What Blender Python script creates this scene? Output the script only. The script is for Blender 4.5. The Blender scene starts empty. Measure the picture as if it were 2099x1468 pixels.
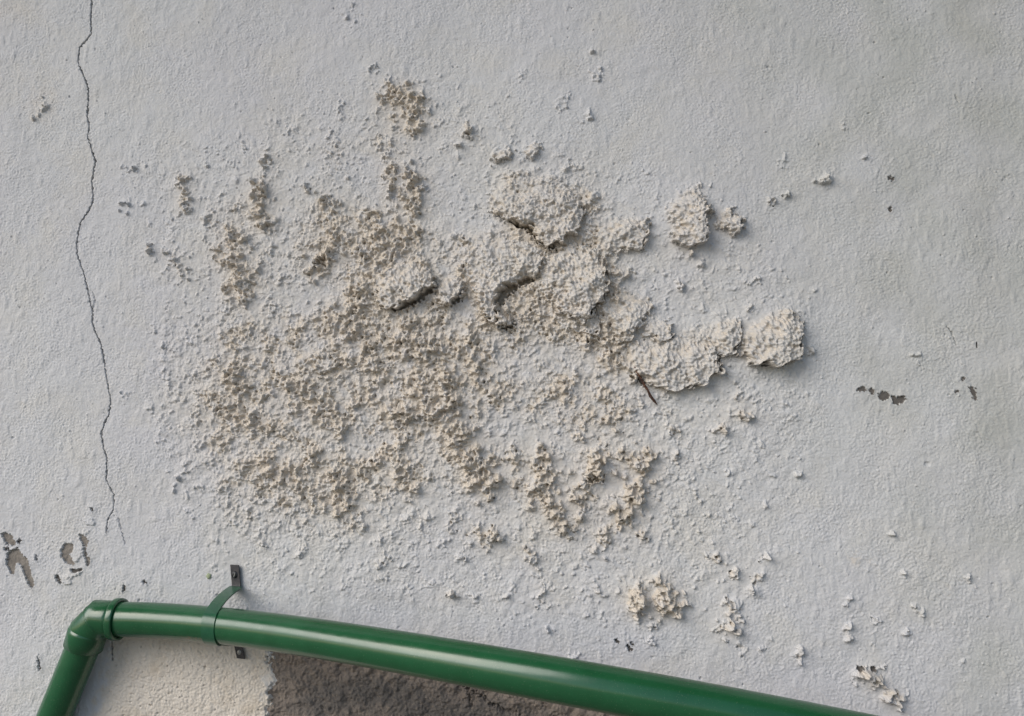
import bpy, bmesh, math
import numpy as np
from mathutils import Vector, Matrix

R = math.radians
S = bpy.context.scene
col = S.collection

# ------------------------------------------------------------------ camera
Z0 = 1.60                                    # height of the photo's centre on the wall
def wall_pt(u, v, d=0.0):                    # wall millimetres -> world, d = metres proud of the wall
    return Vector(((u - 1050) / 1000.0, -d, Z0 + (734 - v) / 1000.0))
CAM = wall_pt(1250, 900, 1.85)
AIM = wall_pt(1055, 735, 0.0)
HFOV = R(58.6)
cam_d = bpy.data.cameras.new('camera')
cam = bpy.data.objects.new('camera', cam_d); col.objects.link(cam)
cam.location = CAM
cam.rotation_euler = (AIM - CAM).to_track_quat('-Z', 'Y').to_euler()
cam_d.angle = HFOV; cam_d.clip_start = 0.05; cam_d.clip_end = 500
S.camera = cam
CM = cam.rotation_euler.to_matrix()
FPX = 1049.5 / math.tan(HFOV / 2)

def ray(px, py):
    return (CM @ Vector(((px - 1049.5) / FPX, -(py - 734) / FPX, -1.0)))   # unit depth along the lens axis
def at(px, py, d):                           # photo pixel, distance in front of the wall -> world
    r = ray(px, py); t = (-d - CAM.y) / r.y
    return CAM + r * t
def at_depth(px, py, c):
    return CAM + ray(px, py) * c
def W(px, py):                               # photo pixel -> wall millimetres
    p = at(px, py, 0)
    return (p.x * 1000 + 1050, 734 - (p.z - Z0) * 1000)

# ------------------------------------------------------------------ light
SUN_DIR = Vector((-0.64, -0.52, 0.64)).normalized()     # towards the light: up, left, in front of the wall
w = bpy.data.worlds.new("World"); S.world = w; w.use_nodes = True
nt = w.node_tree
sky = nt.nodes.new('ShaderNodeTexSky'); sky.sky_type = 'NISHITA'; sky.sun_disc = False
sky.sun_elevation = math.asin(SUN_DIR.z); sky.sun_rotation = math.atan2(SUN_DIR.x, SUN_DIR.y)
sky.air_density = 1.0; sky.dust_density = 2.0; sky.ozone_density = 1.0
bg = nt.nodes['Background']; bg.inputs['Strength'].default_value = 0.125
nt.links.new(sky.outputs['Color'], bg.inputs['Color'])
sd = bpy.data.lights.new('sun', 'SUN'); sd.energy = 2.6; sd.angle = R(52); sd.color = (1.0, 0.965, 0.92)
sun = bpy.data.objects.new('sun', sd); col.objects.link(sun)
sun.rotation_euler = SUN_DIR.to_track_quat('Z', 'Y').to_euler()
S.view_settings.view_transform = 'Standard'; S.view_settings.look = 'None'
S.view_settings.gamma = 1.0; S.view_settings.exposure = 0.17
S.render.engine = 'CYCLES'

# ------------------------------------------------------------------ material helpers
def mat(name):
    m = bpy.data.materials.new(name); m.use_nodes = True
    return m, m.node_tree, m.node_tree.nodes['Principled BSDF']
def noise(nt, scale, detail=4, rough=0.55, vec=None, dist=0.0):
    n = nt.nodes.new('ShaderNodeTexNoise'); n.inputs['Scale'].default_value = scale
    n.inputs['Detail'].default_value = detail; n.inputs['Roughness'].default_value = rough
    n.inputs['Distortion'].default_value = dist
    nt.links.new(vec, n.inputs['Vector']); return n.outputs['Fac']
def maprange(nt, src, a, b, c=0.0, d=1.0):
    n = nt.nodes.new('ShaderNodeMapRange'); n.inputs['From Min'].default_value = a
    n.inputs['From Max'].default_value = b; n.inputs['To Min'].default_value = c; n.inputs['To Max'].default_value = d
    nt.links.new(src, n.inputs['Value']); return n.outputs['Result']
def mix(nt, fac, a, b, mode='MIX'):
    n = nt.nodes.new('ShaderNodeMix'); n.data_type = 'RGBA'; n.blend_type = mode
    for sock, val in ((n.inputs['Factor'], fac), (n.inputs['A'], a), (n.inputs['B'], b)):
        pass
    def put(i, v):
        if isinstance(v, bpy.types.NodeSocket): nt.links.new(v, n.inputs[i])
        elif isinstance(v, (int, float)): n.inputs[i].default_value = v
        else: n.inputs[i].default_value = (*v, 1.0)
    put(0, fac); put(6, a); put(7, b)
    return n.outputs[2]
def attr(nt, name):
    n = nt.nodes.new('ShaderNodeAttribute'); n.attribute_name = name; return n.outputs['Fac']
def mul(nt, a, b):
    n = nt.nodes.new('ShaderNodeMath'); n.operation = 'MULTIPLY'
    for i, v in enumerate((a, b)):
        if isinstance(v, bpy.types.NodeSocket): nt.links.new(v, n.inputs[i])
        else: n.inputs[i].default_value = v
    return n.outputs[0]
def bump(nt, h, strength, dist, prev=None):
    n = nt.nodes.new('ShaderNodeBump'); n.inputs['Strength'].default_value = strength
    n.inputs['Distance'].default_value = dist; nt.links.new(h, n.inputs['Height'])
    if prev is not None: nt.links.new(prev, n.inputs['Normal'])
    return n.outputs['Normal']

# wall plaster: off-white paint, bare cream render where attribute 'raw' says the paint has burst
mw, nt, P = mat('wall_plaster')
tc = nt.nodes.new('ShaderNodeTexCoord').outputs['Object']
c_blue = (0.570, 0.570, 0.585); c_warm = (0.600, 0.585, 0.550); c_green = (0.480, 0.488, 0.465)
big = maprange(nt, noise(nt, 1.7, 3, 0.5, tc), 0.38, 0.62)
mid = maprange(nt, noise(nt, 7.0, 5, 0.6, tc, 0.4), 0.46, 0.66)
base = mix(nt, big, c_blue, (0.590, 0.596, 0.600))
base = mix(nt, mul(nt, mid, 0.6), base, c_warm)
base = mix(nt, attr(nt, 'right_tone'), base, c_green)
base = mix(nt, attr(nt, 'cream'), base, (0.62, 0.56, 0.475))
mp_ = nt.nodes.new('ShaderNodeMapping'); mp_.inputs['Scale'].default_value = (9, 9, .7); nt.links.new(tc, mp_.inputs['Vector'])
streak = maprange(nt, noise(nt, 1.0, 5, 0.6, mp_.outputs['Vector']), 0.52, 0.72)
base = mix(nt, mul(nt, streak, mul(nt, attr(nt, 'right_tone'), 0.40)), base, (0.40, 0.39, 0.35))
blot = maprange(nt, noise(nt, 16, 6, 0.7, tc), 0.50, 0.68)
base = mix(nt, mul(nt, blot, mul(nt, attr(nt, 'cream'), 0.6)), base, (0.50, 0.42, 0.32))
speck = maprange(nt, noise(nt, 60, 6, 0.7, tc), 0.60, 0.72)
base = mix(nt, mul(nt, speck, 0.30), base, (0.52, 0.47, 0.39))
tan = mix(nt, maprange(nt, noise(nt, 28, 6, 0.7, tc), 0.35, 0.65), (0.635, 0.572, 0.492), (0.550, 0.500, 0.432))
base = mix(nt, attr(nt, 'raw'), base, tan)
grime = maprange(nt, noise(nt, 4.0, 6, 0.65, tc, 0.8), 0.56, 0.74)
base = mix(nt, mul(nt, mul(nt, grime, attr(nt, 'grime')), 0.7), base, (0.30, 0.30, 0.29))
nt.links.new(base, P.inputs['Base Color'])
P.inputs['Roughness'].default_value = 0.78; P.inputs['Specular IOR Level'].default_value = 0.25
b1 = bump(nt, noise(nt, 210, 3, 0.6, tc), 0.40, 0.0014)
b2 = bump(nt, noise(nt, 520, 2, 0.6, tc), 0.5, 0.0008, b1)
nt.links.new(b2, P.inputs['Normal'])

# bare cement under peeled paint
mc, nt, P = mat('bare_cement')
tc = nt.nodes.new('ShaderNodeTexCoord').outputs['Object']
cc = mix(nt, maprange(nt, noise(nt, 60, 5, 0.7, tc), 0.35, 0.65), (0.19, 0.17, 0.15), (0.30, 0.27, 0.235))
nt.links.new(cc, P.inputs['Base Color']); P.inputs['Roughness'].default_value = 0.95
nt.links.new(bump(nt, noise(nt, 260, 4, 0.7, tc), 0.7, 0.0015), P.inputs['Normal'])

# brown exposed render below the pipe
mb, nt, P = mat('brown_render')
tc = nt.nodes.new('ShaderNodeTexCoord').outputs['Object']
c1 = mix(nt, maprange(nt, noise(nt, 9, 6, 0.65, tc, 0.5), 0.38, 0.62), (0.215, 0.178, 0.150), (0.270, 0.228, 0.192))
c1 = mix(nt, attr(nt, 'dark_grey'), c1, (0.130, 0.118, 0.108))
c1 = mix(nt, mul(nt, maprange(nt, noise(nt, 150, 4, 0.7, tc), 0.55, 0.72), 0.5), c1, (0.36, 0.29, 0.22))
nt.links.new(c1, P.inputs['Base Color']); P.inputs['Roughness'].default_value = 0.95
b1 = bump(nt, noise(nt, 170, 5, 0.7, tc), 0.9, 0.003)
nt.links.new(b1, P.inputs['Normal'])

# deep crack
mk, nt, P = mat('crack_dark'); P.inputs['Base Color'].default_value = (0.12, 0.11, 0.10, 1); P.inputs['Roughness'].default_value = 1

# green plastic pipe
mp, nt, P = mat('green_plastic')
tc = nt.nodes.new('ShaderNodeTexCoord').outputs['Object']
g = mix(nt, maprange(nt, noise(nt, 14, 4, 0.6, tc), 0.35, 0.65), (0.009, 0.076, 0.028), (0.013, 0.094, 0.036))
dust = maprange(nt, noise(nt, 420, 3, 0.6, tc), 0.63, 0.74)
g = mix(nt, mul(nt, dust, 0.30), g, (0.24, 0.30, 0.20))
scuff = mul(nt, attr(nt, 'scuff'), maprange(nt, noise(nt, 90, 5, 0.7, tc, 1.0), 0.46, 0.54))
g = mix(nt, scuff, g, (0.14, 0.10, 0.06))
nt.links.new(g, P.inputs['Base Color'])
rg = maprange(nt, noise(nt, 35, 5, 0.6, tc), 0.3, 0.7, 0.17, 0.26)
nt.links.new(rg, P.inputs['Roughness'])
P.inputs['Specular IOR Level'].default_value = 0.65
nt.links.new(bump(nt, noise(nt, 16, 3, 0.5, tc), 0.035, 0.004), P.inputs['Normal'])

# strap paint and the grey metal of its tabs
ms, nt, P = mat('strap_paint')
tc = nt.nodes.new('ShaderNodeTexCoord').outputs['Object']
nt.links.new(mix(nt, maprange(nt, noise(nt, 60, 4, 0.6, tc), 0.4, 0.65), (0.012, 0.080, 0.040), (0.018, 0.095, 0.046)), P.inputs['Base Color'])
P.inputs['Roughness'].default_value = 0.22
mt, nt, P = mat('tab_metal')
tc = nt.nodes.new('ShaderNodeTexCoord').outputs['Object']
nt.links.new(mix(nt, maprange(nt, noise(nt, 120, 5, 0.7, tc), 0.4, 0.7), (0.035, 0.036, 0.042), (0.075, 0.070, 0.072)), P.inputs['Base Color'])
P.inputs['Roughness'].default_value = 0.5; P.inputs['Metallic'].default_value = 0.3
mz, nt, P = mat('screw_steel'); P.inputs['Base Color'].default_value = (0.30, 0.30, 0.29, 1); P.inputs['Metallic'].default_value = 0.7; P.inputs['Roughness'].default_value = 0.45
mzd, nt, P = mat('screw_black'); P.inputs['Base Color'].default_value = (0.03, 0.032, 0.035, 1); P.inputs['Metallic'].default_value = 0.5; P.inputs['Roughness'].default_value = 0.4
mr, nt, P = mat('twig_bark')
tc = nt.nodes.new('ShaderNodeTexCoord').outputs['Object']
nt.links.new(mix(nt, maprange(nt, noise(nt, 160, 4, 0.7, tc), 0.45, 0.6), (0.035, 0.018, 0.012), (0.16, 0.075, 0.045)), P.inputs['Base Color'])
P.inputs['Roughness'].default_value = 0.85
mf, nt, P = mat('green_fleck'); P.inputs['Base Color'].default_value = (0.33, 0.38, 0.24, 1); P.inputs['Roughness'].default_value = 0.7
mg, nt, P = mat('ground_paving')
tc = nt.nodes.new('ShaderNodeTexCoord').outputs['Object']
nt.links.new(mix(nt, noise(nt, 3, 5, 0.6, tc), (0.10, 0.095, 0.085), (0.17, 0.16, 0.145)), P.inputs['Base Color'])
P.inputs['Roughness'].default_value = 0.9

# ------------------------------------------------------------------ object helpers
def tag(o, label=None, cat=None, group=None, kind=None):
    if label: o['label'] = label
    if cat: o['category'] = cat
    if group: o['group'] = group
    if kind: o['kind'] = kind
    return o
def empty(name, loc):
    o = bpy.data.objects.new(name, None); col.objects.link(o); o.location = loc; o.empty_display_size = 0.05
    return o
def link(name, me, m, parent=None, smooth=True):
    if m is not None: me.materials.append(m)
    if smooth: me.polygons.foreach_set('use_smooth', np.ones(len(me.polygons), dtype=bool))
    o = bpy.data.objects.new(name, me); col.objects.link(o)
    if parent is not None:
        o.parent = parent; o.matrix_parent_inverse = Matrix.Translation(-parent.location)
    return o
def np_mesh(name, verts, quads):
    me = bpy.data.meshes.new(name)
    nv, nf = len(verts), len(quads)
    me.vertices.add(nv); me.vertices.foreach_set('co', np.ascontiguousarray(verts, dtype=np.float32).ravel())
    me.loops.add(nf * 4); me.loops.foreach_set('vertex_index', np.ascontiguousarray(quads, dtype=np.int32).ravel())
    me.polygons.add(nf); me.polygons.foreach_set('loop_start', np.arange(0, nf * 4, 4, dtype=np.int32))
    me.update(calc_edges=True)
    return me

# ------------------------------------------------------------------ the wall as one relief
rng = np.random.default_rng(11)
STEP = 1.25
U = np.arange(-170, 2270 + .1, STEP); V = np.arange(-120, 1600 + .1, STEP)
nu, nv = len(U), len(V)
UU, VV = np.meshgrid(U, V)                                 # rows = v (down the wall)
def ss(a, b, x):
    t = np.clip((x - a) / (b - a), 0, 1); return t * t * (3 - 2 * t)
_ky = np.fft.fftfreq(nv, STEP)[:, None]; _kx = np.fft.rfftfreq(nu, STEP)[None, :]
_k = np.sqrt(_kx ** 2 + _ky ** 2)
def band(wl, width=0.45, sx=1.0, sy=1.0, seed=None):       # band-limited noise, unit variance, wavelength in mm
    r = np.random.default_rng(seed) if seed is not None else rng
    f = np.fft.rfft2(r.standard_normal((nv, nu)).astype(np.float32))
    k = np.sqrt((_kx * sx) ** 2 + (_ky * sy) ** 2) + 1e-9
    f *= np.exp(-(np.log(k * wl) / width) ** 2)
    a = np.fft.irfft2(f, s=(nv, nu)); return (a / a.std()).astype(np.float32)
def fractal(wl, beta=1.6, seed=None):                      # power-law noise below wavelength wl
    r = np.random.default_rng(seed) if seed is not None else rng
    f = np.fft.rfft2(r.standard_normal((nv, nu)).astype(np.float32))
    k0 = 1.0 / wl
    f *= (1 + (_k / k0) ** 2) ** (-beta / 2)
    a = np.fft.irfft2(f, s=(nv, nu)); a -= a.mean(); return (a / a.std()).astype(np.float32)
def blur(a, s):
    return np.fft.irfft2(np.fft.rfft2(a) * np.exp(-2 * (np.pi * s * _k) ** 2), s=(nv, nu)).astype(np.float32)
def sub(x0, x1, y0, y1):
    i0 = max(0, int((x0 - U[0]) / STEP)); i1 = min(nu, int((x1 - U[0]) / STEP) + 2)
    j0 = max(0, int((y0 - V[0]) / STEP)); j1 = min(nv, int((y1 - V[0]) / STEP) + 2)
    return slice(j0, j1), slice(i0, i1)
def pts(s):
    return [W(*map(float, p.split(','))) for p in s.split()]
WARP = band(38, 0.5) * 6.0; WARP2 = band(15, 0.5) * 3.0; WARP3 = band(7, .4) * 1.2
WX = WARP + WARP2; WY = band(38, 0.5) * 6.0 + band(15, 0.5) * 3.0
def seg_dist(X, Y, P, close=False):
    d = np.full(X.shape, 1e9, np.float32); n = len(P)
    if n == 1: return np.hypot(X - P[0][0], Y - P[0][1])
    for i in range(n if close else n - 1):
        (ax, ay), (bx, by) = P[i], P[(i + 1) % n]
        L = (bx - ax) ** 2 + (by - ay) ** 2 + 1e-9
        t = np.clip(((X - ax) * (bx - ax) + (Y - ay) * (by - ay)) / L, 0, 1)
        d = np.minimum(d, np.hypot(X - ax - t * (bx - ax), Y - ay - t * (by - ay)))
    return d
def poly_sd(X, Y, P):                                      # positive inside
    ins = np.zeros(X.shape, bool); n = len(P)
    for i in range(n):
        (ax, ay), (bx, by) = P[i], P[(i + 1) % n]
        if ay == by: continue
        c = (ay > Y) != (by > Y)
        ins ^= c & (X < (bx - ax) * (Y - ay) / (by - ay) + ax)
    d = seg_dist(X, Y, P, True)
    return np.where(ins, d, -d)

# --- how rough each place is (0..9)
AREAS = """
4.3 45 440,640 620,640 700,610 760,560 860,620 960,640 1000,700 930,860 960,900 1010,960 1000,1000 860,1010 700,1050 560,1060 450,1010 410,900 380,800 430,740
4.6 40 640,420 780,430 900,480 960,560 860,620 740,620 660,640 640,560 600,480
3.0 40 430,400 560,400 600,480 640,560 560,620 470,600 430,500
4.2 40 960,640 1250,680 1300,780 1250,880 1000,900 930,800
5 25 1030,355 1180,365 1240,420 1230,500 1100,520 1020,440
6 30 930,480 1240,500 1280,640 1320,780 1200,700 1000,680 940,600
2.2 50 1450,780 1650,800 1650,880 1450,870
2.2 60 1130,640 1420,790 1500,900 1400,1120 1050,1150 900,1060 950,900
1.7 90 300,340 700,200 860,150 1250,330 1500,420 1650,600 1650,900 1500,1200 1300,1300 900,1250 450,1180 360,1000 330,600
0.7 80 1500,1050 1950,1060 2000,1400 1600,1420 1250,1330 1250,1150
2.4 60 330,660 480,620 480,1060 380,1010 310,850
3.0 50 430,1000 900,1040 880,1120 480,1110
2.8 30 440,560 560,560 600,700 480,720
5.2 40 690,560 880,560 960,690 940,860 820,860 700,760 660,660
""".strip().splitlines()
STROKES = """
6 27 800,195 845,205 850,258|5 10 765,142|4 10 700,215 700,240|4 16 690,285 690,340|4.5 22 785,285 800,310|4.5 14 715,375
7.5 15 850,360 850,440|6.5 16 805,350 805,400|6.5 14 545,328|7 7 497,298|8 14 537,370 535,430 545,460|5.5 13 375,370 380,430
4 8 425,340|6.5 11 258,422|4.5 14 430,450|6 13 480,424|7 20 478,480 485,505|8 11 305,510|7 8 340,515|5 13 355,530 375,560
6.5 15 450,525 520,565|6.5 22 478,588 505,600|6.5 20 665,415 672,440|5.5 14 705,447|7 10 632,390|7.5 18 685,490 662,535 642,555
6.5 24 760,450 780,500 840,475|6.5 26 740,510 800,530|7.5 28 740,590 725,635|7.5 22 690,660 730,680|7 26 845,650 850,720 890,720
6.5 20 790,680 762,720 765,760|7 24 830,700|8.5 18 912,760 925,830 865,850 810,842|6.5 22 860,780 870,820|7.5 24 475,760 492,790
8 14 662,735 672,755|6.5 18 600,780 612,810|6.5 24 640,800 700,870|5.5 26 450,830 560,880|6.5 14 690,870|6.5 14 830,850 825,900
6.5 20 540,950 640,1010|6.5 16 640,930 642,950|7.5 12 690,960 690,1010|6.5 18 780,940 720,990 712,1050|6.5 15 800,920 830,970 852,1000
8.5 25 940,885 950,930 990,960 1000,995|6 12 960,1000|7.5 10 1017,940|6.5 19 1055,940|7.5 24 1110,935 1120,980 1100,1000
5.5 14 1060,990|7.5 17 1112,1015 1152,1072|8.5 20 1225,932 1220,970 1195,1000|7 10 1188,900|8 13 1270,935|8.5 19 1312,940 1312,990 1290,1040 1272,1062
8 11 1337,932|6 9 1352,1020|7 8 1385,940|6 14 1200,1032|5.5 16 1242,1090 1230,1120|5.5 14 1320,1100|4 14 1085,1090|6 8 1170,1095 1190,1062
7.5 19 985,1092 1003,1102|6 9 1025,1105|6.5 11 1082,1135 1102,1150|8 11 925,1218|6 6 973,1222|6 7 945,1142|5 10 932,1060 928,1080
5.5 18 700,1040 712,1060|4.5 10 540,1110|4.5 12 622,1120|4.5 16 790,1150|5 7 1115,1200 1105,1245|5 6 1160,1205|6 7 1125,1295
8 14 1303,1212 1308,1250|8.5 19 1352,1200 1370,1238 1385,1242|6.5 9 1405,1240|5.5 13 1338,1282|5 9 1330,1312|6 10 1460,1138 1472,1148
7 11 1503,1180|6.5 8 1563,1142|6.5 8 1552,1180 1540,1208|8 8 1497,1232 1494,1252|8 13 1478,1287 1502,1287|6 7 1520,1270
5 7 1512,1322 1520,1335|5 7 1560,1325|6 6 1638,1330 1640,1362|5.5 10 1740,1230|6 7 1740,1285 1735,1312|6 7 1825,1090|5 5 1855,1172
6 8 1990,1190|5 6 1870,1242 1893,1250|5 6 1795,1272|5 6 1856,1290|8 15 1768,1385 1796,1388|7 13 1822,1425 1840,1435
7 13 1525,850|7 14 1475,880|7.5 11 1385,885|4 12 1372,850|5 9 1495,970|5 9 1635,978|5 8 1430,1025|5 6 1448,1055
7 12 1258,872|5 20 1245,850 1300,840|7 17 1160,775|4.5 22 1170,820|6.5 22 970,690 975,740 985,770|5.5 18 1000,810 1020,820
5.5 24 1050,690|6.5 20 1200,690 1262,725|6.5 16 1290,760|4.5 7 1440,540|6 12 1395,590|4.5 10 1550,575|6 9 1535,630|4.5 8 1275,570
4 10 1600,335|6 6 1608,395 1612,402|7 9 1578,415|6 8 1682,375 1700,365|5 4 1770,325|7 11 958,262 962,275|7 7 942,298
3.5 12 1160,345 1180,342|5.5 16 1045,362 1065,370|3.5 12 1160,200 1150,222|6 5 1215,110|5 4 1040,200|3.5 12 1070,155
4.5 13 92,212 82,228|4 10 250,348 275,345|3.5 12 1200,245|3.5 16 715,30|5 5 555,75|3.5 14 600,270|4 8 668,290|5 8 262,810
5 7 315,680|4.5 6 340,717|4 12 330,740|6 10 1290,560|5 8 1345,590|5 10 1660,720|4.5 9 1350,800 1360,815|5 7 1510,790 1515,815
4.5 12 1090,1040|5 9 1140,1090|4.5 8 385,960|4 12 360,985|5 9 460,1050|5 10 515,1055|4 9 385,1050|3.5 14 1225,150
3 20 690,650|5 12 1230,1215|4.2 6 1455,380|4 7 1730,262|5 5 2060,370|4 10 1880,730|5 6 1430,1090|5 8 1040,1220|5 7 1175,1345
""".strip().replace('\n', '|').split('|')
CALM = """0.35 24 705,900 745,915|0.4 14 780,735|0.6 30 1060,745 1180,740|0.4 22 790,905|0.5 26 1030,870 1120,880|0.35 14 720,700
0.4 18 1165,960|0.35 22 1200,1000 1255,980|0.5 26 900,960|0.45 20 950,520|0.5 30 650,580 690,590|0.5 18 905,560""".replace('\n', '|').split('|')
D = np.zeros((nv, nu), np.float32)
XW = UU + WX; YW = VV + WY
def parse(s):
    a, b, rest = s.split(' ', 2); return float(a), float(b), pts(rest)
def bbox(P, m):
    xs = [p[0] for p in P]; ys = [p[1] for p in P]; return sub(min(xs) - m, max(xs) + m, min(ys) - m, max(ys) + m)
for s in AREAS:
    a, f, P_ = parse(s); b = bbox(P_, f + 25)
    D[b] = np.maximum(D[b], a * ss(-f, f * .6, poly_sd(XW[b], YW[b], P_)))
D *= (0.62 + 0.50 * ss(-1.0, 1.0, band(75, .5)) + .12 * ss(-.5, .5, band(28, .5)))
for s in CALM:
    a, f, P_ = parse(s); b = bbox(P_, f * 2 + 20)
    D[b] *= 1 - (1 - a) * ss(1.25, 0.6, seg_dist(XW[b], YW[b], P_) / f)
DS = np.zeros_like(D)
for s in STROKES:
    a, f, P_ = parse(s); b = bbox(P_, f * 1.6 + 20)
    k = min(1.5, f / 14)
    dd = seg_dist(UU[b] + WX[b] * k, VV[b] + WY[b] * k, P_)
    DS[b] = np.maximum(DS[b], a * ss(1.35, 0.55, dd / f))
D = np.maximum(D, DS)

# --- blistered slabs of plaster standing off the wall
#  height mm | edge width mm | tilt (how far it leans out towards its lower right edge) | direction deg | outline
SLABS = """
26 7 0.85 80|1016,372 1040,362 1062,350 1095,352 1130,352 1160,378 1185,408 1200,440 1180,475 1140,500 1118,508 1104,498 1096,478 1086,458 1070,462 1050,456 1030,450 1008,440 1006,405|broad slab of swollen plaster at the top, split along its lower edge
24 8 0.75 60|930,490 962,478 1000,470 1040,478 1075,500 1108,512 1118,540 1098,566 1078,566 1062,578 1040,586 1022,600 1012,622 1020,645 1046,648 1050,662 1022,668 1000,650 984,622 975,596 950,560 932,525|wide swollen slab with a dark hooked overhang below its edge
32 8 0.6 40|1120,530 1150,508 1190,500 1222,520 1238,548 1246,575 1236,608 1214,625 1206,650 1180,655 1150,640 1128,618 1112,600 1098,588 1104,566|thick bulging lump with a deep shadow on its right side
18 7 0.5 50|1118,622 1150,640 1190,650 1216,640 1232,665 1222,686 1180,680 1148,672 1126,650|low ragged shelf under the thick bulging lump
30 6 0.75 55|772,565 800,548 832,540 862,545 886,562 890,585 868,598 850,612 820,622 796,636 776,618 768,590|bulging lump with a black gap under its lower right edge
20 6 0.6 60|890,596 905,572 935,566 952,582 950,604 930,612 918,628 902,618|small knob beside the bulging lump
17 6 0.6 45|1226,480 1238,452 1262,444 1290,452 1328,452 1326,480 1318,510 1288,512 1262,516 1240,528 1220,522|flat flake with a straight ragged right edge
24 6 0.5 50|1366,425 1388,408 1412,396 1424,378 1436,384 1440,412 1456,438 1438,448 1448,468 1446,494 1424,502 1412,512 1390,498 1378,480 1392,470 1374,456|isolated upright lump with a pointed top
15 5 0.6 45|1464,452 1478,438 1498,434 1516,450 1521,470 1504,484 1484,474 1466,464|round flake to the right of the pointed lump
17 7 0.4 30|1228,622 1250,605 1290,606 1325,618 1336,632 1318,650 1322,664 1300,676 1290,700 1268,700 1250,668 1236,650|pale humped slab joining the lower ridge
22 6 0.55 60|1312,664 1334,652 1362,658 1376,684 1368,696 1350,700 1334,690 1316,688|small knuckle of plaster with a dark hole below it
33 7 0.6 60|1282,694 1304,690 1340,702 1372,696 1404,700 1440,698 1462,716 1464,742 1482,756 1458,764 1438,782 1412,790 1376,796 1346,792 1318,778 1296,762 1284,730|largest bulging slab at the lower end of the ridge
20 6 0.5 50|1392,684 1420,668 1456,672 1486,662 1512,656 1516,686 1506,710 1500,726 1478,732 1462,716 1440,700 1404,700|rubbly bridge of plaster between two big lumps
34 6 0.55 60|1512,694 1528,676 1548,662 1572,650 1600,642 1618,640 1640,652 1643,674 1630,692 1636,712 1634,734 1600,740 1566,744 1540,742 1520,726|rounded lump alone at the right end of the ridge
12 5 0.6 60|1012,318 1028,306 1046,302 1050,314 1034,330 1014,334|small smooth oval blister above the top slab
12 5 0.6 60|1074,302 1092,294 1108,298 1108,310 1092,322 1076,314|small smooth blister beside the oval one
16 5 0.6 60|652,722 668,712 676,728 690,742 676,766 660,760 650,745|pale flake standing up in the rough lower patch
""".strip().splitlines()
lab = np.zeros((nv, nu), np.int16)           # which part each point of the wall belongs to
HL = np.zeros((nv, nu), np.float32); SH = np.zeros_like(HL)
SX = np.zeros_like(HL); SY = np.zeros_like(HL)
slab_names = []
for i, s in enumerate(SLABS):
    par, outline, name = s.split('|'); Hh, we, tilt, ang = map(float, par.split()); Hh *= .86; we *= .55
    slab_names.append(name)
    P_ = pts(outline); b = bbox(P_, 30)
    X, Y = UU[b] + WARP2[b] * 1.3 + WARP3[b] * 1.2, VV[b] + WY[b] * .6 - WARP3[b] * 1.2
    sd_ = poly_sd(X, Y, P_) + 3.5
    cx = np.mean([p[0] for p in P_]); cy = np.mean([p[1] for p in P_])
    dx, dy = math.cos(R(ang)), math.sin(R(ang))
    ext = max(abs((p[0] - cx) * dx + (p[1] - cy) * dy) for p in P_)
    t = ((X - cx) * dx + (Y - cy) * dy) / ext                # -1 .. 1 along the lean
    wide = we + np.clip(-t + .25, 0, 1.2) * max(12, ext * .36)
    prof = 1 - np.exp(-np.clip(sd_, 0, None) / wide)
    h = Hh * prof * (1 - tilt * .5 + tilt * .5 * np.clip(t, -1, 1.0))
    better = (h > HL[b]) & (sd_ > 0.3)
    HL[b] = np.where(better, h, HL[b])
    lab[b] = np.where(better, 10 + i, lab[b])
ROUGHN = fractal(26, 2.3)
HL0 = HL.copy()
_st = fractal(70, 2.4) * 1.6
HL += np.clip(HL0, 0, 12) / 12 * (_st * 1.3 + ROUGHN * 1.1 + (ss(.0, .18, _st + .5 * band(16, .4)) + ss(1.2, 1.4, _st + .5 * band(12, .4))) * 3.0 + band(9, .4) * .9 + np.clip(band(16, .4) - .2, 0, 2) * .9 - np.clip(band(14, .4) - 1.4, 0, 2) * 3)
HLS = blur(HL0, 3)
HL = np.clip(HL, 0, None)
lum = ss(0.5, 6, HL)
D = np.where(lum > .5, np.clip(D, 1.4, 2.6), D)

dens = np.clip(D / 9, 0, 1)
dens = np.clip(dens + .10 * ss(4, 6, DS), 0, 1)
N1 = band(50, .5) * .45 + band(24, .5) * .55 + band(11, .45) * .48
pl0 = N1 - (1.65 - 2.75 * dens) - 1.3 * (1 - ss(0, .16, dens))
PL = ss(0, .16, pl0) * (1.3 + 1.9 * dens) + ss(.6, .74, pl0) * (2.3 * dens + .3) + ss(1.2, 1.34, pl0) * 2.7 * dens + ss(1.9, 2.04, pl0) * 2.7 * dens
PL *= 1.22 * np.clip(1 + .35 * fractal(20, 2.2), .3, 2)
PL = .5 * PL + .5 * blur(PL, 1.6)
on = ss(-.15, .2, pl0)
GRIT = (np.clip(fractal(15, 1.9) + .2, 0, 3) * 1.15 + np.clip(band(16, .5), 0, 2) * .7) * (.55 + .9 * ss(-1, 1.3, band(70, .5))) * ss(.10, .42, dens)
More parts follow.
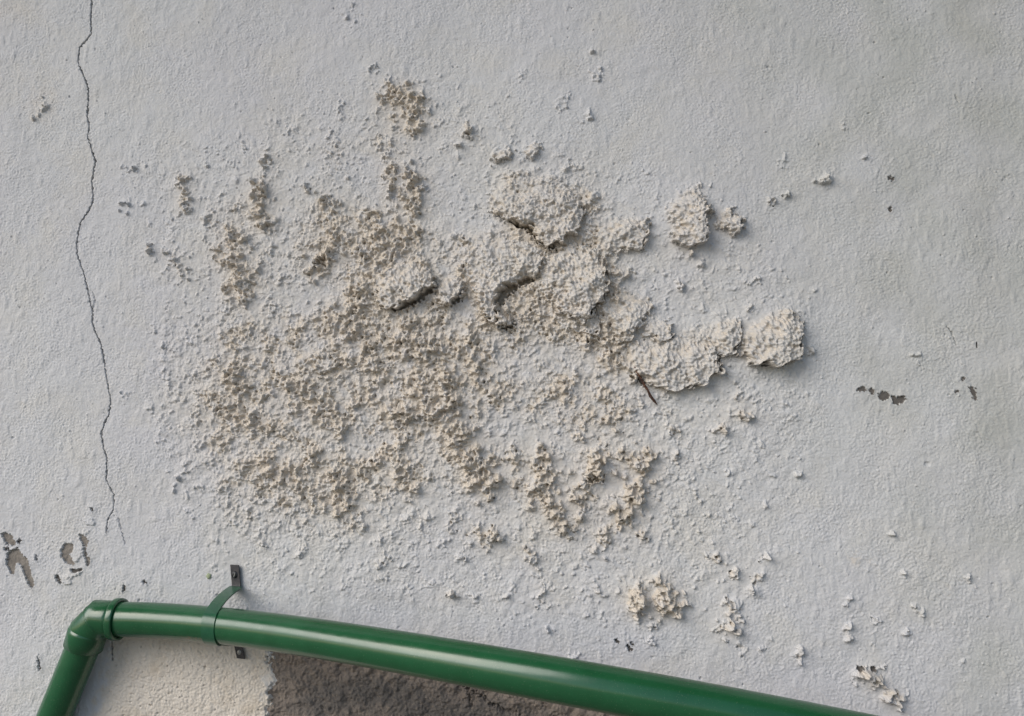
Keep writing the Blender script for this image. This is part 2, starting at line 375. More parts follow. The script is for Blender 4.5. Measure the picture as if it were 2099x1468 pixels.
# --- crumbs: thousands of small faceted chips
CR = np.zeros((nv, nu), np.float32)
N = 120000
cu = rng.uniform(U[0] + 20, U[-1] - 20, N); cv = rng.uniform(V[0] + 20, V[-1] - 20, N)
ii = ((cu - U[0]) / STEP).astype(int); jj = ((cv - V[0]) / STEP).astype(int)
dd = D[jj, ii]; oo = on[jj, ii]
keep = rng.random(N) < np.clip((dd / 8.6) ** 1.3 * .5 * (.06 + .94 * oo), 0.0016, 1)
for n_ in np.nonzero(keep)[0]:
    dl = dd[n_] / 9
    r = (2.0 + 2.6 * dl) * math.exp(rng.normal(0, .52)); r = min(r, 13)
    if dl < .15: r = rng.uniform(1.8, 3.6)
    big_ = rng.random() < .09 and dl > .3
    if big_: r = min(r * 2.3, 19)
    j, i = jj[n_], ii[n_]; q = int(r / STEP) + 2
    j0, j1, i0, i1 = j - q, j + q + 1, i - q, i + q + 1
    if j0 < 0 or i0 < 0 or j1 > nv or i1 > nu: continue
    x = (U[i0:i1] - cu[n_])[None, :] / r; y = (V[j0:j1] - cv[n_])[:, None] / r
    a = rng.normal(-.55, .75); e = rng.uniform(.42, .95)
    ca, sa = math.cos(a), math.sin(a)
    x, y = (x * ca + y * sa), (-x * sa + y * ca) / e
    h = np.full(np.broadcast(x, y).shape, 9.0)
    th = rng.uniform(0, 6.283) + np.arange(5) * 1.2566 + rng.uniform(-.35, .35, 5)
    for t_ in th:
        h = np.minimum(h, (rng.uniform(.72, 1.0) - x * math.cos(t_) - y * math.sin(t_)) * rng.uniform(1.2, 2.8))
    tx, ty = rng.uniform(-.35, .35, 2)
    h = np.minimum(h, .85 + tx * x + ty * y)
    h = np.clip(h, 0, None) * r * rng.uniform(.30, .80) * (0.62 + .40 * dl) * (.65 if big_ else 1)
    c = CR[j0:j1, i0:i1]
    CR[j0:j1, i0:i1] = np.maximum(c, h + .35 * np.minimum(c, h))

# break the chips up: resample through a small random warp
def warped(A, wx, wy):
    jj_, ii_ = np.indices(A.shape)
    x = np.clip(ii_ + wx / STEP, 0, nu - 1.01); y = np.clip(jj_ + wy / STEP, 0, nv - 1.01)
    xi = x.astype(int); yi = y.astype(int); fx = x - xi; fy = y - yi
    return ((A[yi, xi] * (1 - fx) + A[yi, xi + 1] * fx) * (1 - fy) + (A[yi + 1, xi] * (1 - fx) + A[yi + 1, xi + 1] * fx) * fy).astype(np.float32)
CR = warped(CR, band(9, .5) * 1.3, band(9, .5) * 1.3)
# --- base: hand-floated plaster under roller-stippled paint
H = band(420, .6) * 0.9 + band(140, .5) * 0.22
FX = band(44, .5, sx=.55, sy=1.3)
calmness = 0.55 + .5 * ss(-1, 1, band(180, .5))
H += (band(6.6, .33) * 0.20 + band(9.5, .35) * 0.14 + band(16, .35) * 0.12) * calmness
H += np.clip(FX - .6, 0, 2) * 0.5 + fractal(60, 1.9) * .35
BS = band(9, .35, sx=.28, sy=1.0); BT = band(9, .35, sx=1.0, sy=.3)
H += BS * .22 * ss(.6, 1.6, band(230, .5)) + BT * .16 * ss(.8, 1.8, band(260, .5))
pim = band(10, .25); H += np.clip(pim - 2.35, 0, 2) * 1.6            # stray pimples
sw = blur(dens, 14)
H += sw * 6.0 + blur(lum, 28) * 8.0                                                        # the rough patch is swollen as a whole
H += dens * (fractal(26, 2.0) * 2.3)
PIT = np.clip(band(13, .45) - 1.0, 0, 2) * 7.0 * ss(.35, .7, dens)
H += dens * np.clip(band(46, .45) - .1, 0, 2.2) * 3.2 + dens * np.clip(band(25, .4) - .4, 0, 2) * 1.6
H += PL + CR + HL + GRIT - PIT
wear = CR

# --- cracks (x,y,half width mm)
CRACKS = [
 ("186,-30 188,10 186,40 187,70 176,84 163,98 162,112 160,126 166,142 177,168 182,186 180,215 179,240 183,262 180,280 188,308 196,330 192,352 188,372 190,398 190,414 181,432 165,455 160,475 157,500 157,520", 1.35),
 ("157,520 168,552 172,565 182,605 190,640 189,660 196,682 207,705 212,730 214,748", 1.2),
 ("214,748 219,780 226,812 226,830 222,852 216,862 208,888 212,915 220,942 218,982", 1.05),
 ("218,982 226,1000 233,1015 232,1045 220,1066 218,1092", .7),
 ("242,1060 248,1085 256,1118", .55), ("190,640 195,615 190,598", .5),
 ("229,1312 230,1352", 1.8), ("1940,670 1950,680 1961,708", .6), ("2001,700 2003,712", .8),
 ("1045,372 1180,362", .0), ("1958,195 1965,210", .5), ("1012,440 1036,452 1062,462", 1.6),
]
CW = np.zeros((nv, nu), np.float32)
WX2 = band(10, .5) * 1.0; WY2 = band(10, .5) * 1.0; wvar = .8 + .35 * band(22, .5)
for s, hw in CRACKS:
    if hw <= 0: continue
    P_ = pts(s); b = bbox(P_, 15)
    d = seg_dist(UU[b] + WX2[b] * .6, VV[b] + WY2[b] * .6, P_)
    CW[b] = np.maximum(CW[b], ss(1.75, .6, d / (max(hw * .72, .75) * np.clip(wvar[b], .75, 1.5))) * min(1.0, hw / 1.1))
H -= CW * 9
crackmask = CW > .60

# --- places where the paint skin has come away
PEELS = [
 ("4,1094 12,1092 24,1099 31,1112 32,1118 14,1115 8,1104", "torn scab of missing paint at the left edge, shaped like a leaf"),
 ("14,1136 26,1126 36,1124 46,1136 58,1148 60,1160 64,1176 70,1196 66,1206 58,1198 48,1172 44,1158 34,1152 30,1162 29,1178 22,1174 14,1156", "wishbone-shaped patch of missing paint"),
 ("38,1108 41,1104 44,1108 39,1116 36,1114", None), ("73,1138 76,1138 78,1148 74,1150", None),
 ("13,1122 17,1122 19,1127 15,1128", None), ("9,1123 12,1124 12,1129 9,1128", None),
 ("164,1094 168,1096 178,1104 180,1112 175,1124 168,1112 164,1102", "upper sliver of missing paint"),
 ("171,1122 176,1124 178,1140 184,1146 183,1160 178,1158 174,1142 171,1134", "lower sliver of missing paint"),
 ("132,1114 148,1114 150,1122 147,1133 142,1130 143,1140 148,1148 153,1156 146,1158 134,1152 126,1142 124,1130", "curled patch of missing paint with a lifted flake"),
 ("114,1180 120,1178 122,1188 126,1196 120,1194 115,1186", "black nick beside the curled paint"),
 ("144,1166 152,1168 168,1166 166,1170 152,1173 146,1171", None),
 ("186,1041 191,1043 190,1048 187,1046", None),
 ("1757,797 1763,794 1770,792 1774,797 1773,802 1764,801 1757,801", "small pit of missing paint, first in the row of four"),
 ("1781,800 1786,796 1791,801 1790,808 1784,806", "small pit of missing paint, second in the row of four"),
 ("1801,808 1808,803 1818,804 1823,810 1820,817 1811,821 1803,817", "round pit of missing paint, third in the row of four"),
 ("1828,812 1836,813 1852,813 1856,819 1848,826 1838,829 1830,824", "wide pit of missing paint, last in the row of four"),
 ("1971,775 1977,772 1979,777 1974,780", None), ("1986,792 1992,795 1999,797 2001,808 2002,820 1996,816 1991,803", "thin notch of missing paint near the right edge"),
 ("1960,801 1966,800 1965,804 1959,803", None), ("1820,362 1826,361 1832,367 1828,370 1821,366", None),
 ("1259,1310 1266,1312 1269,1318 1262,1316", None), ("1285,1322 1292,1324 1296,1332 1290,1334 1286,1330", None),
 ("1292,1317 1297,1319 1297,1322 1292,1320", None), ("292,1191 299,1191 299,1196 293,1196", None),
 ("1822,425 1827,423 1828,432 1824,434", None), ("253,1201 256,1200 256,1210 252,1212", None),
 ("1758,1366 1764,1367 1762,1373 1757,1371", None), ("1785,1366 1793,1367 1792,1375 1785,1373", None),
 ("78,1345 80,1344 83,1372 80,1374", None),
]
PH = np.zeros((nv, nu), np.float32); LIFT = np.zeros_like(PH)
peel_names = {}
for i, (s, name) in enumerate(PEELS):
    P_ = pts(s); b = bbox(P_, 26)
    sd_ = poly_sd(UU[b] + WX2[b] * .7 + WARP3[b] * .6, VV[b] + WY2[b] * .7 - WARP3[b] * .6, P_) + .8
    PH[b] = np.maximum(PH[b], ss(-.3, .6, sd_)); lab[b] = np.where(sd_ > .3, 100 + i, lab[b])
    LIFT[b] = np.maximum(LIFT[b], np.exp(-np.clip(-sd_, 0, None) / 5.0))
    peel_names[100 + i] = name
paintfield = H.copy()
H = np.where(PH > 0, H * (1 - PH) + PH * (-3.6 + fractal(10, 2, seed=4) * .3), H + LIFT * 1.6)
# loose curled chip below the leaf slivers
for (x, y, rx, ry, hh, tw) in ((136, 1188, 13, 9, 4, .6), (150, 1177, 20, 6, 3, -.3), (182, 1068, 14, 8, 3, .4), (176, 1090, 8, 5, 2, 0), (158, 1136, 10, 16, 2.5, .3)):
    cu_, cv_ = W(x, y); b = sub(cu_ - 40, cu_ + 40, cv_ - 40, cv_ + 40)
    X, Y = UU[b] - cu_ + WX2[b], VV[b] - cv_ + WY2[b]
    c, s_ = math.cos(tw), math.sin(tw); x_, y_ = (X * c + Y * s_) / rx, (-X * s_ + Y * c) / ry
    q = np.hypot(x_, y_)
    H[b] += hh * ss(1.12, .96, q) * (.35 + .65 * np.clip((x_ + y_ + 1) / 2, 0, 1)) * (PH[b] < .2)
# pinholes and small dents
for n_ in range(420):
    x, y, r_ = rng.uniform(-100, 2200), rng.uniform(-60, 1480), abs(rng.normal(0, 1.0)) + .9
    b = sub(x - 6, x + 6, y - 6, y + 6); q = np.hypot((UU[b] - x) * rng.uniform(.6, 1.4), VV[b] - y) / r_
    H[b] -= rng.uniform(1.2, 3.6) * ss(1.3, .4, q)
# pits behind the split at the top slab and the overhangs
for (s, w_, dep) in (("1064,462 1082,462 1092,474", 7, 12), ("1100,486 1110,500", 5, 9), ("1122,508 1134,510", 5, 9), ("1050,590 1066,578 1090,570", 8, 12), ("1024,618 1036,600 1050,590", 8, 10),
                     ("812,632 840,622 868,606 890,592", 6, 10), ("930,622 942,612", 5, 8), ("1026,672 1052,668", 4, 6), ("1298,770 1318,786", 4, 6), ("1378,700 1360,704", 5, 8), ("1320,702 1330,710", 4, 7), ("1398,706 1404,712", 4, 7), ("652,540 662,530", 6, 8), ("1214,632 1208,652", 5, 8),
                     ("1470,738 1466,748", 4, 6), ("1560,746 1610,744", 3, 5), ("1180,1008 1222,982", 0, 0), ("1208,984 1222,980", 4, 5)):
    if not w_: continue
    P_ = pts(s); b = bbox(P_, 30)
    m_ = ss(1.35, .75, seg_dist(UU[b] + WX2[b] * 2.5, VV[b] + WY2[b] * 2.5, P_) / w_)
    m_ = m_ * ss(1.6, .5, HL0[b]); H[b] = H[b] * (1 - m_) + np.minimum(H[b], 1 - dep * 1.9) * m_

# the wall is flat where the clip's tabs are screwed down
for s in ("481,1158 485,1200", "489,1322 494,1350"):
    P_ = pts(s); b = bbox(P_, 45)
    m_ = ss(34, 14, seg_dist(UU[b], VV[b], P_)); H[b] = H[b] * (1 - m_) + np.minimum(H[b] * .3, .8) * m_
# --- brown render laid bare under the pipe, the coat of plaster ends in a broken edge
BROWN = pts("562,1322 553,1345 549,1362 556,1385 560,1398 549,1415 550,1432 543,1450 550,1468 546,1500 552,1560 548,1700 1890,1700 1905,1650 1880,1600 1902,1560 1870,1520 1780,1490 1500,1440 1150,1375 900,1340 740,1318 600,1305")
CREAM = pts("236,1296 560,1296 552,1345 549,1420 548,1700 150,1700 196,1460 214,1380")
cream = ss(-14, 14, poly_sd(XW, YW, CREAM)) * .8
H += cream * (band(8, .4) * .35 + band(18, .4) * .35 - np.clip(band(12, .4) - 1.9, 0, 2) * 3.5)
sd_b = poly_sd(UU + WX2 * 1.8 + WARP2 * .8 + WARP * .4, VV + WY2 * 2.0 + WARP2 * .5, BROWN)
BR = ss(-4, 3, sd_b)
broken = ss(-22, 0, sd_b) * (1 - BR)
rough_b = fractal(60, 2.0) * 2.2 + band(9, .4) * .5 + np.clip(band(30, .4), 0, 3) * 1.2
H = H * (1 - BR) + BR * (-6 + rough_b) + broken * (1.0 + .5 * ROUGHN)
for s, hw in (("958,1408 962,1436 964,1452", 1.4), ("1006,1446 1030,1458 1060,1466", 3.0), ("930,1398 985,1428 1010,1446", 1.2)):
    P_ = pts(s); b = bbox(P_, 15)
    H[b] -= 6 * ss(1.8, .6, seg_dist(UU[b] + WX2[b] * 2, VV[b] + WY2[b] * 2, P_) / hw) * BR[b]
lab = np.where(BR > .97, 1, lab)
lab = np.where(crackmask & (lab == 0), 2, lab)

# --- colour fields (where the wall surface changes colour)
Hb = blur(H, 1.3); gy, gx = np.gradient(Hb, STEP); slope = np.hypot(gx, gy); low = ss(-.4, 2.6, blur(H, 9) - H)
bd = ss(.12, .55, blur(dens, 10))
raw = .40 * ss(.06, .46, blur(dens, 24)) + bd * (.0 + .16 * ss(.3, .75, dens) + .35 * ss(.35, 1.1, slope) * ss(.2, .6, dens) + .40 * low * ss(.2, .6, dens)) + .18 * ss(.2, .7, blur(dens, 14)) * ss(-.8, 1.2, band(60, .6))
skin = ss(.3, 1.6, band(40, .5)) * .5                              # paint still clinging in flakes
raw *= 1 - skin
raw = np.where(lum > .5, np.maximum(raw * .8, .34 + .22 * ss(-.5, 1.5, band(26, .5)) + .25 * low + .25 * ss(.5, 1.4, slope)), raw)                                       # big slabs keep most of their paint
raw += .35 * ss(.15, .5, blur(lum, 16) * (1 - lum))
raw = np.clip(raw + .12 * ss(.2, .6, blur(dens, 30)), 0, 1)
def blob(px, py, rx, ry, amt):
    cu_, cv_ = W(px, py); return amt * np.exp(-((XW - cu_) / rx) ** 2 - ((YW - cv_) / ry) ** 2)
raw = np.clip(raw + blob(85, 215, 35, 35, .45) + blob(1070, 480, 45, 22, .5) + blob(1755, 1150, 14, 6, .6) + blob(1300, 615, 40, 10, .4) + blob(1065, 610, 25, 25, .4)
              + blob(0, 10, 90, 50, .3) + blob(820, 230, 55, 55, .2) + blob(1540, 1180, 60, 60, .0), 0, 1)
right_ramp = ss(1350, 2150, UU + .35 * (734 - VV)); right_tone = np.clip(right_ramp * (.7 + .2 * band(200, .6)), 0, 1)  # darker greenish grey, growing towards the upper right
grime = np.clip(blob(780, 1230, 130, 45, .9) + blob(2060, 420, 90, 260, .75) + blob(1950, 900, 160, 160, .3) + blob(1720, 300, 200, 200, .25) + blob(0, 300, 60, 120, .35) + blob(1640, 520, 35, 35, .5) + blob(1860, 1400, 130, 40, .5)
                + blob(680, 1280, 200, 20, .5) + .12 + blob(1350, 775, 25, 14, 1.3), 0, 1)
dark_grey = np.clip(blob(760, 1420, 150, 34, .95) + blob(940, 1465, 160, 30, .95) + blob(650, 1455, 60, 22, .8) + .25 * ss(0, 1.2, band(70, .5)), 0, 1)  # render turns darker grey in these patches, plus random mottling

# --- lean the slabs out over the wall a little, then blend the relief away beyond the picture
PS = blur(PL + .5 * CR, 2.0)
SX = .45 * np.clip(HLS - 4, 0, None) + .20 * PS; SY = .55 * np.clip(HLS - 4, 0, None) + .24 * PS
edge = ss(U[0], U[0] + 60, UU) * ss(U[-1], U[-1] - 60, UU) * ss(V[0], V[0] + 60, VV) * ss(V[-1], V[-1] - 60, VV)
H = H * edge

# nonuniform outer rows and columns carry the same wall on, then fold back to give it its thickness
def extend(A, lo, hi):
    a = [lo, lo] + list(np.linspace(lo, A[0], 26)[:-1][1:]); z = list(np.linspace(A[-1], hi, 26)[1:]) + [hi]
    return np.array(a + list(A) + z), len(a)
UE, ou = extend(U, -2900, 5200); VE, ov = extend(V, -3900, 734 + 1600)
NU, NV = len(UE), len(VE)
def full(A, fill=0.0):
    B = np.full((NV, NU), fill, np.float32); B[ov:ov + nv, ou:ou + nu] = A; return B
UF, VF = np.meshgrid(UE, VE)
HF = full(H)
# outside the dense field: brown render carries on at its depth below, colour fields hold their edge values
def full_edge(A):
    B = np.zeros((NV, NU), np.float32); B[ov:ov + nv, ou:ou + nu] = A
    B[:ov, ou:ou + nu] = A[0]; B[ov + nv:, ou:ou + nu] = A[-1]
    B[:, :ou] = B[:, ou:ou + 1]; B[:, ou + nu:] = B[:, ou + nu - 1:ou + nu]
    return B
back = np.zeros((NV, NU), bool); back[0] = back[-1] = True; back[:, 0] = back[:, -1] = True
X3 = (UF + full(SX * edge) - 1050) / 1000; Z3 = Z0 + (734 - VF - full(SY * edge)) / 1000
Y3 = -HF / 1000; Y3[back] = 0.30
VERT = np.stack([X3, Y3, Z3], -1).reshape(-1, 3)
LABF = full_edge(lab).astype(np.int16)
def settle(A, l, r_, t_, b_):                              # ease a field to a plain value before it is carried outwards
    A = A.copy(); m = 50
    for i in range(m):
        f = i / m; f = f * f * (3 - 2 * f)
        A[:, i] = A[:, i] * f + l * (1 - f); A[:, -1 - i] = A[:, -1 - i] * f + r_ * (1 - f)
    if True:
        e0 = np.linspace(l, r_, nu)
        for i in range(m):
            f = i / m; f = f * f * (3 - 2 * f)
            A[i] = A[i] * f + e0 * (1 - f); A[-1 - i] = A[-1 - i] * f + e0 * (1 - f)
    return A
fields = {k: full_edge(a).reshape(-1) for k, a in (('raw', settle(raw, 0, 0, 0, 0)), ('cream', cream), ('right_tone', settle(right_tone, 0, .75, .3, .4)), ('grime', settle(grime, .12, .12, .12, .12)), ('dark_grey', dark_grey))}
idx = np.arange(NU * NV).reshape(NV, NU)
Q = np.stack([idx[:-1, :-1], idx[1:, :-1], idx[1:, 1:], idx[:-1, 1:]], -1).reshape(-1, 4)
FL = LABF[:-1, :-1].reshape(-1)

def wall_part(name, mask, m, parent, fnames):
    q = Q[mask]
    used, inv = np.unique(q.ravel(), return_inverse=True)
    me = np_mesh(name, VERT[used], inv.reshape(-1, 4))
    for k in fnames:
        at_ = me.attributes.new(k, 'FLOAT', 'POINT'); at_.data.foreach_set('value', fields[k][used])
    return link(name, me, m, parent)
PF = ('raw', 'cream', 'right_tone', 'grime')
big_peels = (0, 1, 6, 7, 8)
named_peels = [k for k, n in peel_names.items()]
base_mask = (FL == 0)
wall = wall_part('wall', base_mask, mw, None, PF)
tag(wall, 'painted plaster wall, off-white and blistered, filling the whole view', 'wall')
tag(wall_part('exposed_render', FL == 1, mb, wall, ('dark_grey',)), 'brown exposed render where the plaster coat has broken away below the green pipe')
tag(wall_part('crack', FL == 2, mk, wall, ()), 'thin dark crack running down the left of the wall')
for i, n in enumerate(slab_names):
    if (FL == 10 + i).any(): tag(wall_part('plaster_blister', FL == 10 + i, mw, wall, PF), n)
for k, n in peel_names.items():
    if (FL == k).any():
        o = wall_part('peeled_patch', FL == k, mc if k - 100 in big_peels else mk, wall, ())
        if n: tag(o, n)
# pale green fleck stuck on the paint
def blob_mesh(center, rx, rz, ry, seed):
    r = np.random.default_rng(seed); bm = bmesh.new(); bmesh.ops.create_icosphere(bm, subdivisions=2, radius=1)
    for v in bm.verts:
        f = 1 + .22 * math.sin(v.co.x * 5 + seed) * math.cos(v.co.z * 4.3 + seed)
        v.co = Vector((v.co.x * rx * f, v.co.y * ry, v.co.z * rz * f)) + center
    me = bpy.data.meshes.new('fleck'); bm.to_mesh(me); bm.free(); return me
link('paint_fleck', blob_mesh(at(428, 1181, .002), .0055, .0060, .0022, 3), mf, wall)

# ------------------------------------------------------------------ ground
me = np_mesh('ground', np.array([(-60, -60, 0), (60, -60, 0), (60, 60, 0), (-60, 60, 0)]), np.array([(0, 1, 2, 3)]))
gr = link('ground', me, mg, None, False); tag(gr, kind='structure')

# added unseen board sheet, high above: keeps upper sky out of the pipe's reflection
mo, nt, P = mat('sky_blocker_boards'); tc = nt.nodes.new('ShaderNodeTexCoord').outputs['Object']
nt.links.new(mix(nt, noise(nt, 5, 4, 0.6, tc), (0.20, 0.17, 0.13), (0.30, 0.26, 0.21)), P.inputs['Base Color'])
bm = bmesh.new()
for k in range(23):
    y1 = -.005 - k * .14
    bmesh.ops.create_cube(bm, size=1, matrix=Matrix.Translation((.6, y1 - .068, 6.25)) @ Matrix.Diagonal((16, .134, .03, 1)))
bmesh.ops.create_cube(bm, size=1, matrix=Matrix.Translation((.6, -3.27, 6.20)) @ Matrix.Diagonal((16, .05, .22, 1)))
me = bpy.data.meshes.new('sky_blocker'); bm.to_mesh(me); bm.free()
so = link('sky_blocker', me, mo, None, False); tag(so, kind='structure')

# ------------------------------------------------------------------ the green pipe
SEG = 56
def sweep(P, Rd, name, m, parent, cap=True, inner=None, scuff=None):
    """tube along points P with radii Rd; mitred rings carried along by parallel transport"""
    n = len(P); T = []
    for i in range(n):
        a = P[i] - P[i - 1] if i else P[1] - P[0]
        b = P[i + 1] - P[i] if i < n - 1 else P[-1] - P[-2]
        a = a.normalized() if a.length > 1e-9 else None; b = b.normalized() if b.length > 1e-9 else None
        a = a or b; b = b or a
        T.append(((a + b).normalized(), 1 / max(.5, math.cos(a.angle(b) / 2)), a, b))
    nrm = Vector((0, -1, 0)); vs = []
    for i in range(n):
        t, k, a, b = T[i]
        nrm = (nrm - t * nrm.dot(t)).normalized(); bi = t.cross(nrm)
        bend = (b - a); bend = bend.normalized() if bend.length > 1e-6 else None
        for j in range(SEG):
            th = 2 * math.pi * j / SEG
            o = (nrm * math.cos(th) + bi * math.sin(th)) * Rd[i]
            if bend is not None: o += bend * o.dot(bend) * (k - 1)
            vs.append(P[i] + o)
    fs = [(i * SEG + j, i * SEG + (j + 1) % SEG, (i + 1) * SEG + (j + 1) % SEG, (i + 1) * SEG + j) for i in range(n - 1) for j in range(SEG)]
    me = bpy.data.meshes.new(name); 
    if cap: fs = fs + [tuple(range(SEG - 1, -1, -1)), tuple((n - 1) * SEG + j for j in range(SEG))]
    me.from_pydata([tuple(v) for v in vs], [], fs); me.update()
    if scuff:
        at_ = me.attributes.new('scuff', 'FLOAT', 'POINT')
        at_.data.foreach_set('value', [scuff(v) for v in vs])
    o = link(name, me, m, parent)
    return o
def catmull(P, n):
    P = [P[0] * 2 - P[1]] + P + [P[-1] * 2 - P[-2]]; out = []
    for i in range(1, len(P) - 2):
        for k in range(n):
            t = k / n; a, b, c, d = P[i - 1], P[i], P[i + 1], P[i + 2]
            out.append(.5 * ((2 * b) + (c - a) * t + (2 * a - 5 * b + 4 * c - d) * t * t + (3 * b - a - 3 * c + d) * t ** 3))
    out.append(P[-2]); return out
#            centre px        apparent thickness px
RUN = [(232, 1269, 69.5), (330, 1272, 70), (445, 1281.5, 72), (560, 1295, 75), (690, 1316.5, 79.5), (881, 1346, 85.5), (1072, 1381, 91),
       (1262, 1416, 94), (1500, 1460, 97), (1800, 1519, 99), (2200, 1602, 101)]
R0, R1 = .0343, .0375
RP, RR = [], []
_rx = np.array([p[0] for p in RUN], float)
_py = np.polyfit(_rx, [p[1] for p in RUN], 5); _pt = np.polyfit(_rx, [p[2] for p in RUN], 4)   # smooth, as one flexed length of pipe
RUN = [(x, float(np.polyval(_py, x)), float(np.polyval(_pt, x))) for x in (232, 330, 445, 560, 690, 880, 1070, 1260, 1500, 1800, 2150)]
print([tuple(round(v, 1) for v in p) for p in RUN])
for i, (x, y, t) in enumerate(RUN):
    r = R0 + (R1 - R0) * ss(300, 1700, x)
    RP.append(at_depth(x, y, 2 * r * FPX / t)); RR.append(Vector((r, 0, 0)))
print('pipe stand-off (m):', [round(-p.y, 3) for p in RP])
for k in (.7, 1.6, 2.6): RP.append(RP[11 - 1] + (RP[10] - RP[8]) * k); RR.append(RR[10].copy())
run = catmull(RP, 8); rr = [v.x for v in catmull(RR, 8)]
pipe = empty('drainpipe', RP[0])
tag(pipe, 'glossy green plastic drainpipe along the bottom of the wall with an elbow at its left', 'drainpipe')
sc_c = at(413, 1308, .07)
sweep(run, rr, 'pipe_run', mp, pipe, True, scuff=lambda v: max(0.0, 1 - abs(v.x - sc_c.x) / .035) * (1.0 if v.z < sc_c.z + .012 else 0.0))

r = R0
a0 = RP[0]; ax = (RP[1] - RP[0]).normalized()
dP = -a0.y
e1 = at(206, 1268, dP)                     # first mitre
e2 = at(181, 1292, dP - .004)              # second mitre
e3 = at(172, 1322, dP - .007)              # mouth of the lower socket
e4 = at(108, 1477, dP - .020); e5 = e4 + (e4 - e3) * 3.2
e4b = e3.lerp(e4, .12)
mouth = at(241, 1269.5, dP)
elbow = sweep([mouth, mouth.lerp(e1, .45), e1, e2, e3], [r * 1.07, r * 1.07, r * 1.065, r * 1.055, r * 1.05], 'elbow', mp, pipe, True)
def ring(c, t, r_out, r_in, w, name, parent):
    """lipped collar with a rounded rim"""
    prof = [(-w * .5, r_in), (-w * .5, r_out * .985), (-w * .30, r_out), (w * .30, r_out), (w * .5, r_out * .985), (w * .5, r_in * 1.01), (w * .35, r_in * .995), (w * -.1, r_in * .99)]
    nrm = Vector((0, -1, 0)); nrm = (nrm - t * nrm.dot(t)).normalized(); bi = t.cross(nrm)
    vs = [tuple(c + t * a + (nrm * math.cos(2 * math.pi * j / SEG) + bi * math.sin(2 * math.pi * j / SEG)) * b) for a, b in prof for j in range(SEG)]
    fs = [(i * SEG + j, i * SEG + (j + 1) % SEG, (i + 1) * SEG + (j + 1) % SEG, (i + 1) * SEG + j) for i in range(len(prof) - 1) for j in range(SEG)]
    me = bpy.data.meshes.new(name); me.from_pydata(vs, [], fs); me.update()
    return link(name, me, mp, parent)
t0 = (mouth - e1).normalized()
ring(mouth, t0, r * 1.22, r * 1.03, .014, 'collar', elbow)
t3 = (e3 - e2).normalized()
sock = sweep([e3 + t3 * -.034, e3 + t3 * -.031, e3 + t3 * -.028, e3 + t3 * .004, e3 + t3 * .006], [r * 1.05, r * 1.11, r * 1.13, r * 1.13, r * 1.04], 'socket', mp, elbow, False)
ring(e1 + (e2 - e1) * .1 + Vector((0, 0, 0)), (e2 - e1).normalized(), r * 1.085, r * 1.02, .0035, 'seam', elbow)
sweep([e3 - t3 * .03, e3, e4b, e4, e5], [r * .98] * 5, 'downpipe', mp, pipe, True)

# ------------------------------------------------------------------ pipe clip
# its line across the pipe: up the wall, out and round the front, back to the wall below
def nearest(px):
    best = min(range(len(run)), key=lambda i: abs(run[i].x - px)); return run[best], (run[min(best + 1, len(run) - 1)] - run[max(best - 1, 0)]).normalized(), rr[best]
cg = at_depth(443, 1283, 2 * R0 * FPX / 72)
cc_, ct, cr = nearest(cg.x)
i0 = min(range(len(run) - 1), key=lambda i: abs((run[i].x + run[i + 1].x) / 2 - cg.x))
f = (cg.x - run[i0].x) / (run[i0 + 1].x - run[i0].x); C0 = run[i0].lerp(run[i0 + 1], f)
rc = cr + .0022
top_w = at(481, 1158, .0035); top_e = at(484.5, 1200, .0035)
low_s = at(488, 1322, .0035); low_w = at(494, 1350, .0035)
clip = empty('pipe_clip', C0)
tag(clip, 'green metal strap clip bent round the green pipe and screwed to the wall', 'pipe clip')
prof = []
for k in range(4): prof.append(top_w.lerp(top_e, k / 3))
# tangent onto the pipe, angle measured from straight up towards the camera
ths = np.radians(np.linspace(42, 182, 26))
arc = [C0 + Vector((0, -math.sin(t) * rc, math.cos(t) * rc)) for t in ths]
bend0 = top_e + Vector((0, -.003, -.003))
prof2 = [bend0]
for k in range(1, 7):
    p = bend0.lerp(arc[0], k / 7.0); p = p + Vector((0, -.009, .004)) * math.sin(math.pi * k / 7.0); prof2.append(p)
bot = [arc[-1].lerp(low_s, k / 5) for k in range(1, 5)]
strap_line = prof2 + arc + bot
def strip(line, half, th, name, m, parent, widen=None):
    """flat bar following a line; its width runs along the pipe"""
    bm = bmesh.new(); rows = []
    for i, p in enumerate(line):
        t = (line[min(i + 1, len(line) - 1)] - line[max(i - 1, 0)]).normalized()
        wd = ct.copy(); nn = t.cross(wd).normalized()
        h = half
        rows.append([bm.verts.new(p + wd * sx * h + nn * sy * th / 2) for sx, sy in ((-1, -1), (1, -1), (1, 1), (-1, 1))])
    for a, b in zip(rows, rows[1:]):
        for j in range(4): bm.faces.new((a[j], a[(j + 1) % 4], b[(j + 1) % 4], b[j]))
    bm.faces.new(rows[0][::-1]); bm.faces.new(rows[-1])
    bmesh.ops.recalc_face_normals(bm, faces=bm.faces)
    bmesh.ops.bevel(bm, geom=[e for e in bm.edges if e.calc_face_angle(0) > 1.2], offset=.0004, segments=2, affect='EDGES')
    me = bpy.data.meshes.new(name); bm.to_mesh(me); bm.free()
    me.polygons.foreach_set('use_smooth', np.ones(len(me.polygons), dtype=bool))
    o = link(name, me, m, parent)
    md = o.modifiers.new('ws', 'WEIGHTED_NORMAL'); return o
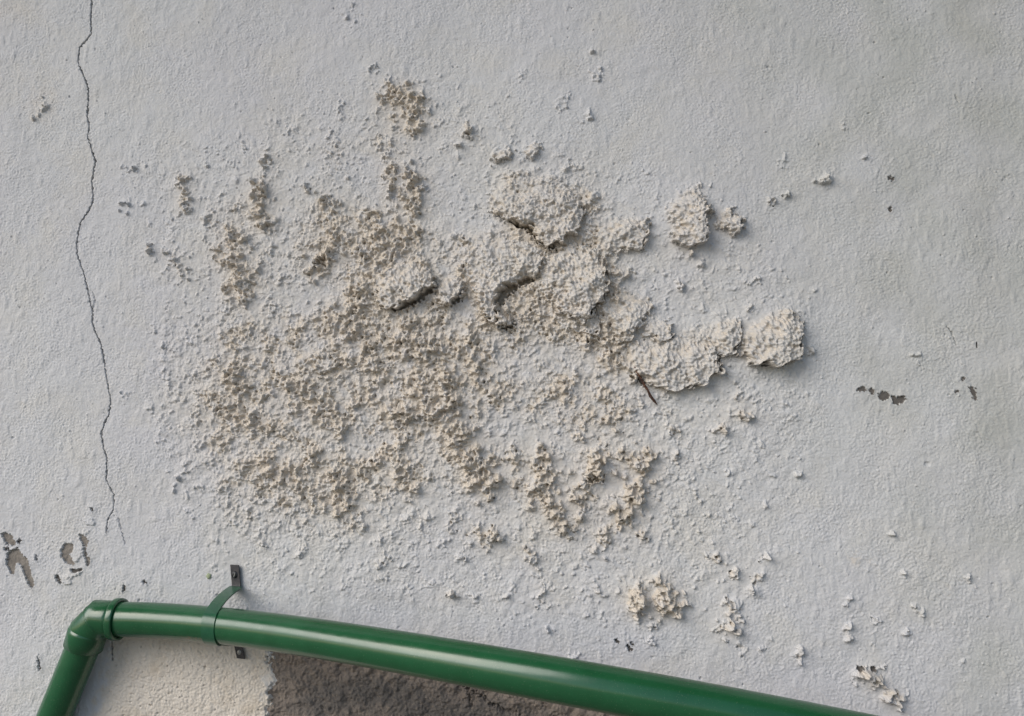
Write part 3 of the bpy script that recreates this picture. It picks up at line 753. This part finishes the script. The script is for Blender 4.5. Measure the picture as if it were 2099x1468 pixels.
strip(strap_line, .0160, .0030, 'strap', ms, clip)
T1 = strip(prof + [bend0 + Vector((0, 0, .001))], .0112, .0024, 'tab', mt, clip); tag(T1, 'dark grey upper fixing tab of the clip')
T2 = strip([low_s, low_s.lerp(low_w, .5), low_w], .0102, .0024, 'tab', mt, clip); tag(T2, 'dark grey lower fixing tab of the clip')
def screw(c, rad, m, parent, slot=True):
    bm = bmesh.new(); n = 28
    prof = [(0.0, rad), (-.0012, rad), (-.0022, rad * .8), (-.0028, rad * .4)]
    rings = [[bm.verts.new(c + Vector((math.cos(2 * math.pi * j / n) * r_, y, math.sin(2 * math.pi * j / n) * r_))) for j in range(n)] for y, r_ in prof]
    for a, b in zip(rings, rings[1:]):
        for j in range(n): bm.faces.new((a[j], a[(j + 1) % n], b[(j + 1) % n], b[j]))
    bm.faces.new(rings[-1])
    me = bpy.data.meshes.new('screw'); bm.to_mesh(me); bm.free()
    o = link('screw', me, m, parent)
    bm = bmesh.new(); bmesh.ops.create_cube(bm, size=1)
    for v in bm.verts:
        v.co = Matrix.Rotation(.25, 3, 'Y') @ Vector((v.co.x * rad * .22, v.co.y * .0008, v.co.z * rad * 1.3)) + c + Vector((0, -.0029, 0))
    me = bpy.data.meshes.new('slot'); bm.to_mesh(me); bm.free(); link('slot', me, mz, o, False)
    return o
tag(screw(at(481.5, 1178, .005), .0072, mzd, clip), 'black screw head in the upper tab')
tag(screw(at(491, 1337, .005), .0050, mz, clip), 'grey screw head in the lower tab')

# ------------------------------------------------------------------ twig caught in the plaster
def thin(line, rad, name, m, parent):
    global SEG
    s = SEG; SEG = 10; o = sweep(line, rad, name, m, parent, True); SEG = s; return o
tw = [at(1300, 752, .012), at(1312, 774, .013), at(1321, 790, .013), at(1328, 800, .012), at(1333, 812, .013), at(1341, 822, .011), at(1348, 831, .008)]
tg = thin(tw, [.0016, .0022, .0026, .0021, .0031, .0026, .0005], 'twig', mr, None)
tag(tg, 'short dark brown twig sticking out from under the largest plaster lump', 'twig')
